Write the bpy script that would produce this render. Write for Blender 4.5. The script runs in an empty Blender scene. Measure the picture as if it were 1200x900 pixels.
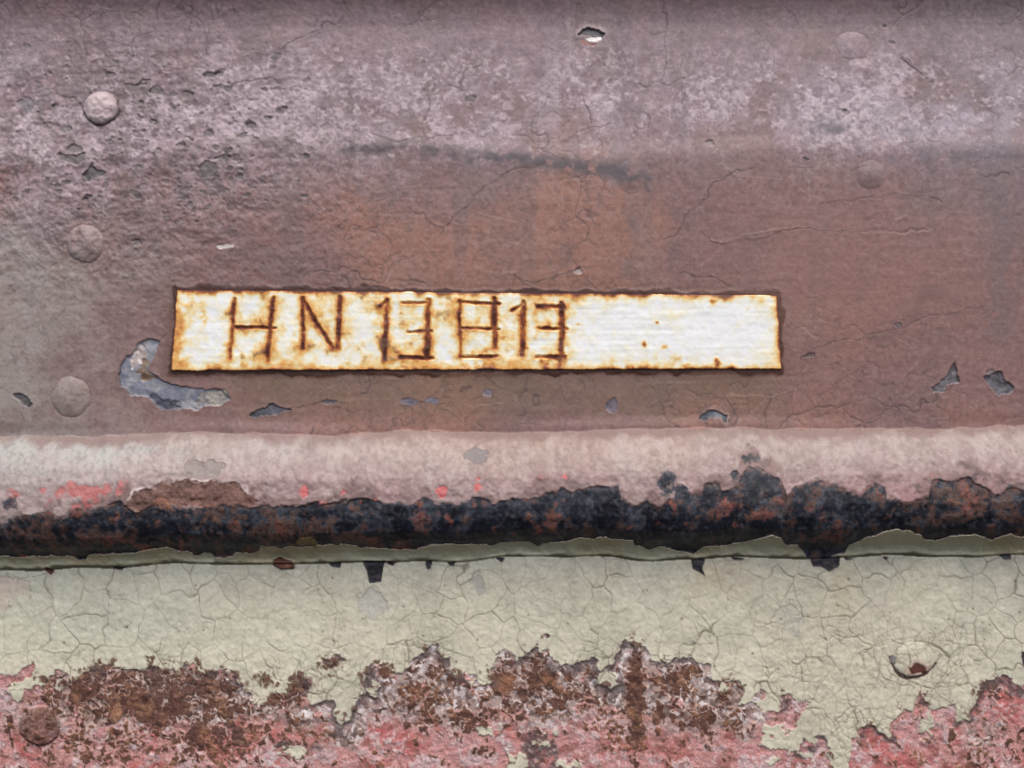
import bpy, math
import numpy as np

# ------------------------------------------------------------------ camera, sky, sun, exposure
S = 0.00055                      # metres per drawing unit (1200 units across the view = 0.66 m)
LENS = 50.0
DIST = 1200 * LENS / 36.0        # camera distance in drawing units
scene = bpy.context.scene
cam_data = bpy.data.cameras.new('camera')
cam = bpy.data.objects.new('camera', cam_data)
scene.collection.objects.link(cam)
cam.location = (0, -DIST * S, 0)
cam.rotation_euler = (math.radians(90), 0, 0)
cam_data.lens = LENS
cam_data.sensor_width = 36.0
cam_data.clip_start = 0.01
cam_data.clip_end = 100.0
scene.camera = cam

SUN_ELEV, SUN_AZ = 58.0, -22.0   # high, in front of the wall, a little to the left
world = bpy.data.worlds.new('World')
scene.world = world
world.use_nodes = True
wn = world.node_tree
for n in list(wn.nodes):
    wn.nodes.remove(n)
w_out = wn.nodes.new('ShaderNodeOutputWorld')
w_bg = wn.nodes.new('ShaderNodeBackground')
w_sky = wn.nodes.new('ShaderNodeTexSky')
w_sky.sky_type = 'NISHITA'
w_sky.sun_disc = False
w_sky.sun_elevation = math.radians(SUN_ELEV)
w_sky.sun_rotation = math.radians(180 + SUN_AZ)
w_sky.air_density = 1.0
w_sky.dust_density = 4.5
w_sky.ozone_density = 1.0
w_bg.inputs['Strength'].default_value = 0.15
wn.links.new(w_sky.outputs[0], w_bg.inputs['Color'])
wn.links.new(w_bg.outputs[0], w_out.inputs['Surface'])

sun_data = bpy.data.lights.new('sun', 'SUN')
sun_data.energy = 0.9
sun_data.angle = math.radians(50)
sun_data.color = (1.0, 0.96, 0.90)
sun = bpy.data.objects.new('sun', sun_data)
scene.collection.objects.link(sun)
sun.rotation_euler = (math.radians(90 - SUN_ELEV), 0, math.radians(SUN_AZ))

scene.view_settings.view_transform = 'Standard'
scene.view_settings.look = 'None'
scene.view_settings.gamma = 1.0
scene.view_settings.use_curve_mapping = False
scene.view_settings.exposure = 0.52

# ------------------------------------------------------------------ numeric helpers
def sstep(a, b, x):
    t = np.clip((x - a) / (b - a), 0, 1)
    return t * t * (3 - 2 * t)

def gauss(x, y, cx, cy, rx, ry):
    return np.exp(-((x - cx) / rx) ** 2 - ((y - cy) / ry) ** 2)

def lin(c):
    c = np.clip(np.asarray(c, np.float32) / 255.0, 0, 1)
    return np.where(c <= 0.04045, c / 12.92, ((c + 0.055) / 1.055) ** 2.4)

class Canvas:
    """A sheet sampled on a rectangular set of coordinates, with height and pigment."""
    def __init__(self, xs, ys):
        self.xs = np.asarray(xs, np.float32); self.ys = np.asarray(ys, np.float32)
        self.X, self.Y = np.meshgrid(self.xs, self.ys)
        self.h = np.zeros_like(self.X)
        self.col = np.zeros(self.X.shape + (3,), np.float32)
        self.rough = np.full(self.X.shape, 0.6, np.float32)
        self.id = np.zeros(self.X.shape, np.int32)

    @staticmethod
    def _basis(c, cell, off):
        u = c / cell + off
        i = np.floor(u).astype(int); f = (u - i).astype(np.float32)
        i -= i.min()
        w = [(1 - f) ** 3 / 6, (3 * f ** 3 - 6 * f ** 2 + 4) / 6, (-3 * f ** 3 + 3 * f ** 2 + 3 * f + 1) / 6, f ** 3 / 6]
        return i, w

    def noise(self, cx, cy, seed):
        rng = np.random.default_rng(seed)
        (i, wi), (j, wj) = self._basis(self.ys, cy, rng.random()), self._basis(self.xs, cx, rng.random())
        L = rng.standard_normal((i.max() + 4, j.max() + 4), dtype=np.float32)
        T = sum(w[None, :] * L[:, j + q] for q, w in enumerate(wj))
        return sum(w[:, None] * T[i + q] for q, w in enumerate(wi)) / np.float32(0.479)

    def fbm(self, cell, seed, octaves=4, gain=0.55, ax=1.0):
        out = 0; amp = 1.0; tot = 0
        for k in range(octaves):
            c = cell / 2 ** k
            if c < 1.2: break
            out = out + amp * self.noise(c * ax, c, seed * 97 + k)
            tot += amp * amp; amp *= gain
        return out / math.sqrt(tot)

    def warp(self, img, dx, dy):
        """sample img at shifted positions (shifts in grid steps)"""
        H, W = img.shape
        jj, ii = np.meshgrid(np.arange(W, dtype=np.float32), np.arange(H, dtype=np.float32))
        u = np.clip(jj + dx, 0, W - 1.001); v = np.clip(ii + dy, 0, H - 1.001)
        iu = u.astype(np.int32); iv = v.astype(np.int32); fu = u - iu; fv = v - iv
        return ((img[iv, iu] * (1 - fu) + img[iv, iu + 1] * fu) * (1 - fv)
                + (img[iv + 1, iu] * (1 - fu) + img[iv + 1, iu + 1] * fu) * fv)

    def voro(self, cell, seed, win, wamp, wcell, ax=1.0):
        """distance to the nearest border of a jittered cell pattern in a window, plus the cell's random value"""
        sl = self.window(*win)
        rng = np.random.default_rng(seed)
        X = (self.X + wamp * self.fbm(wcell, seed + 1, 3))[sl] / (cell * ax)
        Y = (self.Y + wamp * self.fbm(wcell, seed + 2, 3))[sl] / cell
        ix = np.floor(X).astype(int); iy = np.floor(Y).astype(int)
        x0, y0 = ix.min() - 2, iy.min() - 2
        J = rng.random((iy.max() - y0 + 4, ix.max() - x0 + 4, 3)).astype(np.float32)
        d1 = np.full(X.shape, 1e9, np.float32); d2 = d1.copy()
        p1 = np.zeros(X.shape + (2,), np.float32); p2 = p1.copy(); val = np.zeros(X.shape, np.float32)
        for oy in (-1, 0, 1):
            for ox in (-1, 0, 1):
                cx = ix + ox; cy = iy + oy
                q = J[cy - y0, cx - x0]
                px = cx + q[..., 0]; py = cy + q[..., 1]
                d = (px - X) ** 2 + (py - Y) ** 2
                P = np.stack([px, py], -1)
                m1 = d < d1; m2 = (~m1) & (d < d2)
                d2 = np.where(m1, d1, np.where(m2, d, d2))
                p2 = np.where(m1[..., None], p1, np.where(m2[..., None], P, p2))
                d1 = np.where(m1, d, d1); p1 = np.where(m1[..., None], P, p1)
                val = np.where(m1, q[..., 2], val)
        e = (d2 - d1) / (2 * np.sqrt(((p2 - p1) ** 2).sum(-1)) + 1e-6) * cell
        return sl, e, val

    def window(self, x0, y0, x1, y1):
        a = np.searchsorted(self.ys, y0); b = np.searchsorted(self.ys, y1)
        c = np.searchsorted(self.xs, x0); d = np.searchsorted(self.xs, x1)
        return (slice(a, max(b, a + 1)), slice(c, max(d, c + 1)))

    def poly_sdf(self, pts, pad=14):
        pts = np.asarray(pts, np.float32)
        sl = self.window(pts[:, 0].min() - pad, pts[:, 1].min() - pad, pts[:, 0].max() + pad, pts[:, 1].max() + pad)
        X, Y = self.X[sl], self.Y[sl]
        d = np.full(X.shape, 1e12, np.float32); inside = np.zeros(X.shape, bool)
        for a, b in zip(pts, np.roll(pts, -1, 0)):
            ex, ey = b - a; wx = X - a[0]; wy = Y - a[1]
            t = np.clip((wx * ex + wy * ey) / (ex * ex + ey * ey + 1e-9), 0, 1)
            d = np.minimum(d, (wx - ex * t) ** 2 + (wy - ey * t) ** 2)
            if a[1] != b[1]:
                c = (a[1] > Y) != (b[1] > Y)
                inside ^= c & (X < (b[0] - a[0]) * (Y - a[1]) / (b[1] - a[1]) + a[0])
        d = np.sqrt(d)
        return sl, np.where(inside, -d, d)

    def line_dist(self, pts, pad=14):
        pts = np.asarray(pts, np.float32)
        sl = self.window(pts[:, 0].min() - pad, pts[:, 1].min() - pad, pts[:, 0].max() + pad, pts[:, 1].max() + pad)
        X, Y = self.X[sl], self.Y[sl]
        d = np.full(X.shape, 1e12, np.float32)
        for a, b in zip(pts[:-1], pts[1:]):
            ex, ey = b - a; wx = X - a[0]; wy = Y - a[1]
            t = np.clip((wx * ex + wy * ey) / (ex * ex + ey * ey + 1e-9), 0, 1)
            d = np.minimum(d, (wx - ex * t) ** 2 + (wy - ey * t) ** 2)
        return sl, np.sqrt(d)

    def mix(self, m, c, sl=None):
        c = np.asarray(c, np.float32)
        if sl is None:
            self.col += np.asarray(m)[..., None] * (c - self.col)
        else:
            v = self.col[sl]; v += np.asarray(m)[..., None] * (c - v)

# ------------------------------------------------------------------ materials
def paint_material(name, grain=900.0, amount=0.14, bump=0.35, spec=0.35, coat=0.0):
    m = bpy.data.materials.new(name); m.use_nodes = True
    nt = m.node_tree; N = nt.nodes; L = nt.links
    b = N['Principled BSDF']
    tc = N.new('ShaderNodeTexCoord')
    pig = N.new('ShaderNodeAttribute'); pig.attribute_name = 'pigment'
    rgh = N.new('ShaderNodeAttribute'); rgh.attribute_name = 'gloss'
    n1 = N.new('ShaderNodeTexNoise'); n1.inputs['Scale'].default_value = grain
    n1.inputs['Detail'].default_value = 5.0; n1.inputs['Roughness'].default_value = 0.65
    n2 = N.new('ShaderNodeTexNoise'); n2.inputs['Scale'].default_value = grain * 0.7
    n2.inputs['Detail'].default_value = 6.0; n2.inputs['Roughness'].default_value = 0.7
    L.new(tc.outputs['Object'], n1.inputs['Vector']); L.new(tc.outputs['Object'], n2.inputs['Vector'])
    mr = N.new('ShaderNodeMapRange')
    mr.inputs['From Min'].default_value = 0.3; mr.inputs['From Max'].default_value = 0.7
    mr.inputs['To Min'].default_value = 1 - amount; mr.inputs['To Max'].default_value = 1 + amount
    L.new(n1.outputs['Fac'], mr.inputs['Value'])
    mul = N.new('ShaderNodeMix'); mul.data_type = 'RGBA'; mul.blend_type = 'MULTIPLY'
    mul.inputs['Factor'].default_value = 1.0
    L.new(pig.outputs['Color'], mul.inputs['A']); L.new(mr.outputs['Result'], mul.inputs['B'])
    L.new(mul.outputs['Result'], b.inputs['Base Color'])
    ad = N.new('ShaderNodeMath'); ad.operation = 'MULTIPLY_ADD'
    ad.inputs[1].default_value = 0.25; L.new(n2.outputs['Fac'], ad.inputs[0]); L.new(rgh.outputs['Fac'], ad.inputs[2])
    sb = N.new('ShaderNodeMath'); sb.operation = 'SUBTRACT'; sb.use_clamp = True
    L.new(ad.outputs[0], sb.inputs[0]); sb.inputs[1].default_value = 0.125
    L.new(sb.outputs[0], b.inputs['Roughness'])
    bp = N.new('ShaderNodeBump'); bp.inputs['Strength'].default_value = bump
    bp.inputs['Distance'].default_value = 0.0004
    L.new(n2.outputs['Fac'], bp.inputs['Height']); L.new(bp.outputs['Normal'], b.inputs['Normal'])
    b.inputs['Specular IOR Level'].default_value = spec
    return m

MAT = {
    'brown': paint_material('brown_paint', 1000, 0.20, 0.10, 0.4),
    'pink': paint_material('faded_moulding_paint', 1000, 0.15, 0.12, 0.35),
    'cream': paint_material('cream_paint', 1000, 0.12, 0.12, 0.35),
    'steel': paint_material('bare_steel', 1200, 0.22, 0.5, 0.5),
    'pitch': paint_material('blackened_steel', 900, 0.5, 0.2, 0.3),
    'rust': paint_material('rust_and_primer', 900, 0.35, 0.5, 0.15),
    'white': paint_material('white_plate_paint', 900, 0.05, 0.2, 0.4),
    'groove': paint_material('rusted_groove', 900, 0.25, 0.6, 0.15),
}

# ------------------------------------------------------------------ the painted steel side: one sheet, split into parts
STEP = 1.06
xs = np.concatenate([np.arange(-420, -22, 7.0), np.arange(-22, 1222, STEP), np.arange(1224, 1620, 7.0)])
ys = np.concatenate([np.arange(-140, -14, 7.0), np.arange(-14, 916, STEP), np.arange(918, 1040, 7.0)])
C = Canvas(xs, ys)
X, Y = C.X, C.Y

def curve(pts, x):
    p = np.asarray(pts, float); return np.interp(x, p[:, 0], p[:, 1]).astype(np.float32)

wob = C.noise(40, 4000, 5)
seam_top = curve([(-420, 514), (0, 511), (100, 512), (200, 507), (300, 509), (400, 510), (470, 505), (600, 508), (700, 504),
                  (800, 503), (1000, 503), (1200, 500), (1620, 498)], C.xs)[None, :] + 0.6 * wob
seam_bot = curve([(-420, 670), (0, 666), (200, 662), (400, 659), (600, 654), (720, 653), (765, 657), (800, 654), (850, 652),
                  (1000, 652), (1200, 648), (1620, 645)], C.xs)[None, :] + 0.9 * C.noise(25, 4000, 6) + 1.0 * C.noise(70, 4000, 7)
V = (Y - seam_top) / (seam_bot - seam_top)

# moulding section: depth against height, slightly rounded
tab_v = np.linspace(-0.2, 1.2, 600)
tab_z = np.interp(tab_v, [-0.2, 0.0, 0.05, 0.12, 0.22, 0.34, 0.46, 0.56, 0.66, 0.75, 0.82, 0.87, 0.915, 0.95, 0.985, 1.0, 1.012, 1.2],
                  [0.0, 0.0, 11.0, 22, 33.5, 43, 48, 49.5, 47.5, 42, 32, 21.5, 13.5, 10.0, 8.0, 3.0, 5.0, 5.0])
k = np.exp(-np.linspace(-2.5, 2.5, 17) ** 2); k /= k.sum()
tab_s = np.convolve(np.pad(tab_z, 8, 'edge'), k, 'valid')
tab_z = np.where(tab_v < 0.93, tab_s, tab_z)
Z = np.interp(V + 0.006 * C.noise(12, 12, 9) * sstep(0.22, 0.08, V), tab_v, tab_z).astype(np.float32)
on_up = V < 0
on_low = V > 1.006
# upper panel: leans back a little above the crease near 185, rolls outwards at the very top
crease = 186 + 5 * C.noise(160, 4000, 8)
Z += np.where(on_up, -0.13 * np.maximum(crease - Y, 0) * sstep(0, 30, crease - Y) , 0)
Z += np.where(on_up, 5.0 * np.clip((30 - Y) / 30, 0, 2.2) ** 2, 0)
big = C.fbm(260, 11, 2)
Z += 1.6 * big * sstep(-0.02, -0.12, V) + 1.0 * big * sstep(1.05, 1.3, V)

# shared grain fields
f3 = C.fbm(3.2, 21, 2); f6 = C.fbm(7, 22, 3); f12 = C.fbm(13, 23, 4); f30 = C.fbm(32, 24, 5); f90 = C.fbm(95, 25, 5)
g6 = C.fbm(6, 26, 3); g14 = C.fbm(15, 27, 4); g40 = C.fbm(42, 28, 5); g150 = C.fbm(150, 29, 4)
streak = C.fbm(3.4, 30, 2, 0.6, ax=16); streak2 = C.fbm(9, 31, 3, 0.6, ax=9)
vstreak = C.noise(9, 70, 32) * 0.7 + C.noise(22, 160, 33)
wx = 5 * C.noise(14, 14, 34); wy = 5 * C.noise(14, 14, 35)
veins = C.warp(C.fbm(9, 36, 3), wx, wy)

fine = C.fbm(4.0, 37, 2, 0.8); h2 = C.noise(2.3, 2.3, 38)
lace = sstep(0.80, 1.0, 1 - np.abs(C.warp(C.noise(11, 15, 39), wx * 0.6, wy * 0.6)))
lace2 = sstep(0.80, 1.0, 1 - np.abs(C.noise(5, 11, 40)))
# ======================= pigment and relief of the upper panel
up = on_up
C.col[:] = (129, 99, 96)
C.mix(0.75 * sstep(0.0, 1.5, 0.7 * g150 + 1.7 * gauss(X, Y, 720, 275, 200, 80) + 1.2 * gauss(X, Y, 300, 245, 90, 60)
      + 0.9 * gauss(X, Y, 520, 290, 160, 70) + .8 * gauss(X, Y, 1000, 330, 120, 60)), (152, 109, 93))
C.mix(0.75 * sstep(215, 90, Y + 16 * f90) , (113, 98, 106))
C.mix(0.9 * sstep(290, 10, X + 40 * g40) * sstep(200, 330, Y + 12 * f30), (144, 138, 132))
C.mix(0.5 * sstep(1030, 1180, X + 30 * g40) * sstep(360, 200, Y), (106, 99, 106))
C.mix(0.35 * sstep(0.3, 1.8, vstreak) * sstep(500, 200, Y), (104, 92, 94))
C.mix(0.30 * sstep(0.5, 1.6, g40), (108, 90, 88))
C.mix(0.30 * sstep(0.5, 1.6, -g40), (143, 117, 110))
C.mix(0.09 * sstep(0.2, 2.0, streak) * sstep(190, 270, Y), (148, 122, 115))
C.mix(0.09 * sstep(0.2, 2.0, -streak) * sstep(190, 270, Y), (98, 80, 78))
rough0 = np.clip(1.4 * gauss(X, Y, 120, 170, 230, 100), 0, 1)
# chalky oxidised band, with a painted sheen at upper right
env = (1.15 * gauss(X, Y, 60, 130, 330, 85) + 0.75 * gauss(X, Y, 420, 120, 160, 60) + 0.55 * gauss(X, Y, 570, 120, 150, 70)
       + 0.75 * gauss(X, Y, 705, 110, 34, 75) + 0.95 * gauss(X, Y, 930, 120, 150, 60) + 0.8 * gauss(X, Y, 1130, 120, 150, 65)
       + 0.35 * gauss(X, Y, 60, 230, 160, 60))
C.mix(np.clip(0.80 * env, 0, .78) * sstep(-2.2, 0.6, f30 + 0.5 * f6 + 0.4 * g40), (159, 143, 151))
C.mix(0.65 * gauss(X, Y, 60, 160, 220, 60) * sstep(-1, 1, g40 + .5 * f12), (190, 176, 176))
C.mix(0.6 * gauss(X, Y, 1130, 125, 200, 55) * sstep(-1.4, .6, g40 + .5 * f12), (156, 146, 160))  # lilac sky sheen painted into the colour at upper right
C.mix(0.55 * gauss(X, Y, 706, 115, 20, 75) * sstep(-1.2, 0.8, f12 + g6), (172, 156, 162))
C.mix(0.5 * gauss(X, Y, 728, 60, 12, 90), (104, 90, 96))
vs = sstep(0.4, 1.5, C.noise(9, 110, 64) + 0.35 * f12) * gauss(X, Y, 680, 110, 190, 85)
C.mix(0.55 * vs, (170, 155, 163)); C.mix(0.35 * sstep(0.4, 1.5, C.noise(11, 120, 65)) * gauss(X, Y, 760, 160, 300, 120), (106, 91, 96))
ch = sstep(0.2, 2.0, 0.8 * fine + 0.25 * veins + 0.4 * g14 + 0.35 * f30 + 1.05 * env - 0.55)
C.mix(0.42 * ch * np.clip(env * 1.5, 0, 1), (184, 169, 178))
ch2 = sstep(0.9, 2.0, 0.9 * fine + 0.4 * f6 + 0.5 * g40 + 0.9 * env - 0.2)
C.mix(0.34 * ch2 * np.clip(env * 1.5, 0, 1), (196, 182, 186))
lw = np.clip(0.25 * env + 0.8 * gauss(X, Y, 900, 125, 170, 60) + 0.6 * gauss(X, Y, 700, 90, 60, 60) + 0.5 * gauss(X, Y, 480, 130, 120, 60), 0, 1) * sstep(-0.5, 0.9, f30 + 0.5 * g14)
C.mix(0.6 * lace * lw, (186, 174, 180)); C.mix(0.75 * lace2 * lw, (190, 178, 184))
C.mix(0.22 * sstep(0.3, 2.0, h2 + 0.5 * fine), (160, 142, 142)); C.mix(0.25 * sstep(0.3, 2.0, -h2 - 0.5 * fine), (84, 70, 72))
C.mix(0.45 * sstep(0.3, 1.5, f12 + 0.6 * g6) * np.clip(env * 1.3, 0, 1), (118, 104, 107))
C.mix(0.65 * sstep(0.6, 1.5, g14 + 0.5 * fine + 0.4 * g40) * rough0, (116, 102, 104)); C.mix(0.45 * sstep(0.5, 1.8, -f6 - 0.6 * h2) * rough0, (96, 84, 86))
# fine pits of the flaking chalk, thick on the left
pit = sstep(1.15, 1.75, 0.8 * f6 + 0.6 * g14 + 0.3 * f3) * np.clip(0.15 + 1.2 * gauss(X, Y, 150, 180, 210, 120), 0, 1)
C.mix(0.6 * pit, (98, 86, 88))
relief = 0.05 * f6 + 0.06 * f3 + 0.02 * streak2 + 0.03 * streak + 0.05 * f12 + 0.02 * h2
rough_left = np.clip(1.4 * gauss(X, Y, 120, 190, 260, 150), 0, 1)
hU = relief * (0.8 + 0.2 * sstep(-.5, 1, g40) + 2.2 * rough_left) - 1.1 * pit + 0.5 * ch * np.clip(env, 0, 1) + 0.8 * rough_left * f12 * 0.5
# drab stain that ran down from the plate
dr = sstep(0, 10, Y - 434) * sstep(75, 18, Y - 434 + 9 * f30) * sstep(225, 330, X) * sstep(935, 900, X)
C.mix(0.62 * dr * (0.8 + 0.2 * np.clip(f30, -1, 1)), (112, 97, 78))
C.mix(0.30 * sstep(0.6, 1.8, streak) * dr, (140, 124, 104))
# dark grime line along the crease
def smear(pts, w, a, colr, seed, thr=0.0):
    sl, d = C.line_dist(pts, w * 3)
    m = a * np.exp(-(d / w) ** 2) * sstep(thr - 0.9, thr + 0.9, (f12 + 0.6 * g6)[sl])
    C.mix(np.clip(m, 0, 1), colr, sl)
smear([(402, 171), (440, 175), (480, 172), (530, 180)], 8, 0.85, (86, 78, 80), 1)
smear([(555, 184), (600, 184), (640, 190), (690, 196), (730, 202)], 9, 0.9, (86, 80, 84), 2)
smear([(735, 205), (752, 212)], 14, 0.85, (88, 84, 90), 3)
smear([(748, 225), (738, 240), (735, 320)], 9, 0.45, (98, 86, 88), 4, 0.2)
smear([(960, 150), (1010, 155), (1060, 150)], 14, 0.55, (102, 98, 106), 5)
smear([(1000, 180), (1100, 185), (1190, 180)], 12, 0.5, (100, 96, 104), 6)
smear([(270, 165), (340, 175), (350, 190)], 12, 0.55, (112, 98, 96), 7)
smear([(210, 95), (260, 100), (330, 92)], 4, 0.8, (104, 90, 92), 8)
smear([(60, 110), (95, 105), (105, 120)], 10, 0.8, (118, 108, 112), 9, -0.4)
smear([(10, 60), (40, 90), (30, 130)], 16, 0.5, (112, 104, 108), 10)
smear([(1020, 130), (1100, 150), (1200, 140)], 14, 0.35, (176, 166, 176), 11)

smear([(1085, 340), (1078, 372), (1060, 385), (1020, 400)], 12, 0.6, (98, 82, 82), 12)
smear([(1105, 330), (1110, 400)], 12, 0.5, (104, 88, 88), 13)
smear([(790, 235), (800, 270), (790, 300)], 10, 0.5, (106, 90, 90), 14)
smear([(880, 340), (930, 360), (1000, 400)], 8, 0.35, (106, 86, 84), 15)
smear([(1165, 210), (1180, 300), (1170, 380)], 22, 0.5, (104, 94, 98), 16, -0.3)
smear([(20, 280), (40, 330), (30, 420)], 26, 0.4, (156, 150, 146), 17, -0.3)
# cracks in the brown paint
def crack(pts, w=0.9, a=0.7, colr=(72, 58, 59), depth=0.3, jit=2.2):
    pts = np.asarray(pts, float)
    sl, _ = C.line_dist(pts, 12)
    X0, Y0 = C.X[sl], C.Y[sl]
    px, py = C.X, C.Y
    jx = (jit * f12)[sl]; jy = (jit * g14)[sl]
    d = np.full(X0.shape, 1e9, np.float32); xx = X0 + jx; yy = Y0 + jy
    for p, q in zip(pts[:-1], pts[1:]):
        ex, ey = q - p; ux = xx - p[0]; uy = yy - p[1]
        t = np.clip((ux * ex + uy * ey) / (ex * ex + ey * ey + 1e-9), 0, 1)
        d = np.minimum(d, np.hypot(ux - ex * t, uy - ey * t))
    m = np.exp(-(d / w) ** 2) * a * (0.65 + 0.35 * np.clip(f30[sl] + 0.6, -1, 1))
    C.mix(np.clip(m, 0, 1), colr, sl)
    hU[sl] -= depth * m
    hU[sl] += 0.10 * np.exp(-((d - 2.4) / 1.5) ** 2) * np.clip(jy, 0, 1)

sl, e, _ = C.voro(95, 301, (-420, -140, 1620, 520), 9, 26)
fade = sstep(-0.5, 0.9, g150[sl] + 0.5 * g40[sl] + 0.7 * sstep(260, 40, Y[sl])) * sstep(-0.9, 0.3, f90[sl])
m = np.exp(-(e / 0.95) ** 2) * fade
C.mix(0.6 * m, (78, 64, 66), sl); hU[sl] -= 0.4 * m
sl, e, _ = C.voro(34, 303, (-420, -140, 1620, 520), 5, 14)
fade = sstep(0.4, 1.6, g150[sl] + 0.8 * f90[sl] + 0.3)
m = np.exp(-(e / 1.0) ** 2) * fade
C.mix(0.38 * m, (84, 70, 70), sl); hU[sl] -= 0.25 * m
for pts in [
    [(352, 322), (385, 322), (400, 312), (425, 317), (455, 320), (480, 326), (500, 335)],
    [(600, 330), (603, 325), (610, 334), (640, 326), (665, 318), (680, 317)],
    [(800, 322), (830, 326), (855, 336), (880, 332), (900, 326), (920, 327), (938, 340), (952, 350), (954, 370)],
    [(935, 420), (955, 406), (1000, 396), (1060, 382), (1150, 358)],
    [(300, 65), (330, 50), (370, 28), (402, 15)], [(218, 50), (216, 20), (220, -5)], [(242, -5), (246, 20), (240, 40), (238, 62)],
    [(270, -5), (275, 25), (282, 45)], [(478, 80), (490, 90), (500, 120), (494, 145), (498, 160)],
    [(640, 45), (658, 56), (677, 42)], [(682, 110), (695, 150), (708, 185)], [(660, 168), (690, 148), (715, 140)],
    [(430, 155), (470, 162), (530, 160)], [(260, 97), (285, 95), (318, 89), (332, 97)], [(780, 280), (800, 260), (820, 235), (840, 215), (890, 190)],
    [(1060, 65), (1078, 80), (1098, 98)], [(1100, 240), (1075, 230), (1050, 232), (1000, 235), (960, 240)], [(1140, 198), (1155, 205), (1180, 203)],
    [(1042, 468), (1055, 485), (1075, 492)], [(196, 388), (187, 400)], [(333, 480), (370, 472), (388, 471)], [(470, 475), (500, 468), (520, 474)],
    [(900, 505), (905, 460)], [(368, 500), (367, 525)], [(780, 95), (786, 40), (780, -5)], [(545, 240), (590, 205), (640, 190)],
    [(480, 245), (520, 270), (560, 235)], [(940, 25), (925, 0)], [(1143, 0), (1144, 16)], [(540, 460), (552, 455)],
    [(100, 40), (60, 60), (45, 80)], [(820, 270), (830, 285), (880, 280), (930, 268), (1000, 270), (1080, 272)],
]:
    crack(pts)
crack([(1060, 66), (1097, 97)], 1.2, 0.85, (74, 64, 70), 1.2, 0.5)
for pts in [[(828, 283), (860, 280), (890, 270), (935, 266), (985, 270)], [(980, 268), (1030, 274), (1085, 273)], [(520, 285), (545, 288), (580, 282), (610, 284)],
            [(405, 430), (470, 441), (560, 438)], [(850, 462), (900, 464), (935, 456)], [(935, 383), (958, 395)], [(1060, 440), (1075, 425)], [(560, 250), (610, 262), (640, 282)],
            [(860, 205), (930, 212), (960, 235)], [(560, 475), (590, 472)]]:
    crack(pts, 0.8, 0.5, (172, 152, 146), -0.4, 1.5)
rs = np.random.default_rng(909)
for i in range(170):                        # short scuffs
    cx, cy, ln, an = rs.uniform(-20, 1220), rs.uniform(20, 500), rs.uniform(4, 22), rs.normal(0, 0.35) + (1.4 if rs.random() < 0.2 else 0)
    pale = rs.random() < 0.55
    crack([(cx, cy), (cx + ln * math.cos(an), cy + ln * math.sin(an))], 0.75, rs.uniform(0.2, 0.55), (176, 158, 154) if pale else (76, 62, 62), -0.2 if pale else 0.3, 1.5)

# rust bleeding from under the plate
PLATE = [(207, 339), (911, 345.5), (916.5, 433.5), (200, 435.5)]
sl, d = C.poly_sdf(PLATE, 40)
dn = d + 1.2 * f12[sl]
C.mix(0.8 * np.exp(-np.clip(dn, 0, 99) / 8) * sstep(-0.8, 0.8, f30[sl] + 0.4), (94, 68, 58), sl)
C.mix(0.92 * sstep(5.0, 2.2, dn + 0.7 * g6[sl] + 1.3 * f30[sl]), (66, 40, 33), sl)
hU[sl] += 0.8 * sstep(7, 2, dn)
C.mix(0.45 * gauss(X, Y, 1000, 330, 170, 90), (146, 106, 96))

C.rough[:] = np.where(up, 0.44 + 0.10 * np.clip(env, 0, 1) + 0.04 * g40, 0.6)
Zpart = np.where(up, hU, 0)
C.h[:] = Z + Zpart
C.id[:] = 1

parts = {1: dict(name='upper_panel', parent=0, mat='brown'),
         2: dict(name='moulding', parent=0, mat='pink', label='rounded horizontal moulding, pale pink above and blackened below'),
         3: dict(name='lower_panel', parent=0, mat='cream', label='cream lower panel with cracked and corroded paint')}
next_id = [10]
def new_part(name, parent, mat, label=None, kind=None):
    i = next_id[0]; next_id[0] += 1
    parts[i] = dict(name=name, parent=parent, mat=mat, label=label, kind=kind)
    return i

# ======================= moulding
bead = (V >= 0) & (V <= 1.006)
XB = 600 + (X - 600) * 1.030           # places read at the crown of the moulding
YB = Y + 4.5
fb = np.zeros_like(X)
cb = np.zeros_like(C.col)
cb[:] = (150, 135, 129)
def bmix(m, c): cb[...] += np.asarray(m)[..., None] * (np.asarray(c, np.float32) - cb)
bmix(0.95 * sstep(380, 100, X + 50 * g40), (156, 157, 152))
bmix(0.55 * sstep(380, 520, X) * sstep(900, 760, X), (151, 130, 118))
bmix(0.9 * sstep(0.10, 0.44, V + 0.03 * f30) * (1 - 0.35 * sstep(260, 40, X)), (133, 108, 107))  # pinker lower paint, darkened downward to paint in the round shading
bmix(0.5 * sstep(0.26, 0.5, V) * sstep(850, 1050, X), (152, 108, 106))
bmix(0.4 * sstep(0.34, 0.52, V) * sstep(0.2, 1.0, f30 + 0.4 * g6), (118, 94, 93))
bmix(0.4 * sstep(0.4, 1.6, g40), (136, 120, 112)); bmix(0.3 * sstep(0.5, 1.6, -g40), (168, 156, 152))
bmix(0.30 * sstep(0.3, 1.8, f12 + 0.4 * f6) * sstep(0.3, 0.45, V), (178, 152, 152))
bmix(0.25 * sstep(0.3, 1.8, -f12 - .4 * f6), (128, 108, 106))
bmix(0.25 * sstep(0.4, 1.8, streak2), (174, 158, 150)); bmix(0.3 * sstep(0.2, 2.0, h2 + fine), (178, 164, 160)); bmix(0.3 * sstep(0.2, 2.0, -h2 - fine), (116, 98, 96)); bmix(0.3 * sstep(0.3, 1.6, C.noise(7, 60, 61)) * sstep(0.55, 0.2, V), (172, 160, 154))
bmix(0.75 * sstep(0.075, 0.0, V + 0.018 * f12 + 0.012 * f30), (122, 100, 95))
bmix(0.3 * sstep(0.12, 0.04, V + 0.012 * f12) * sstep(0.2, 1.2, f30), (128, 112, 104))
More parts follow.
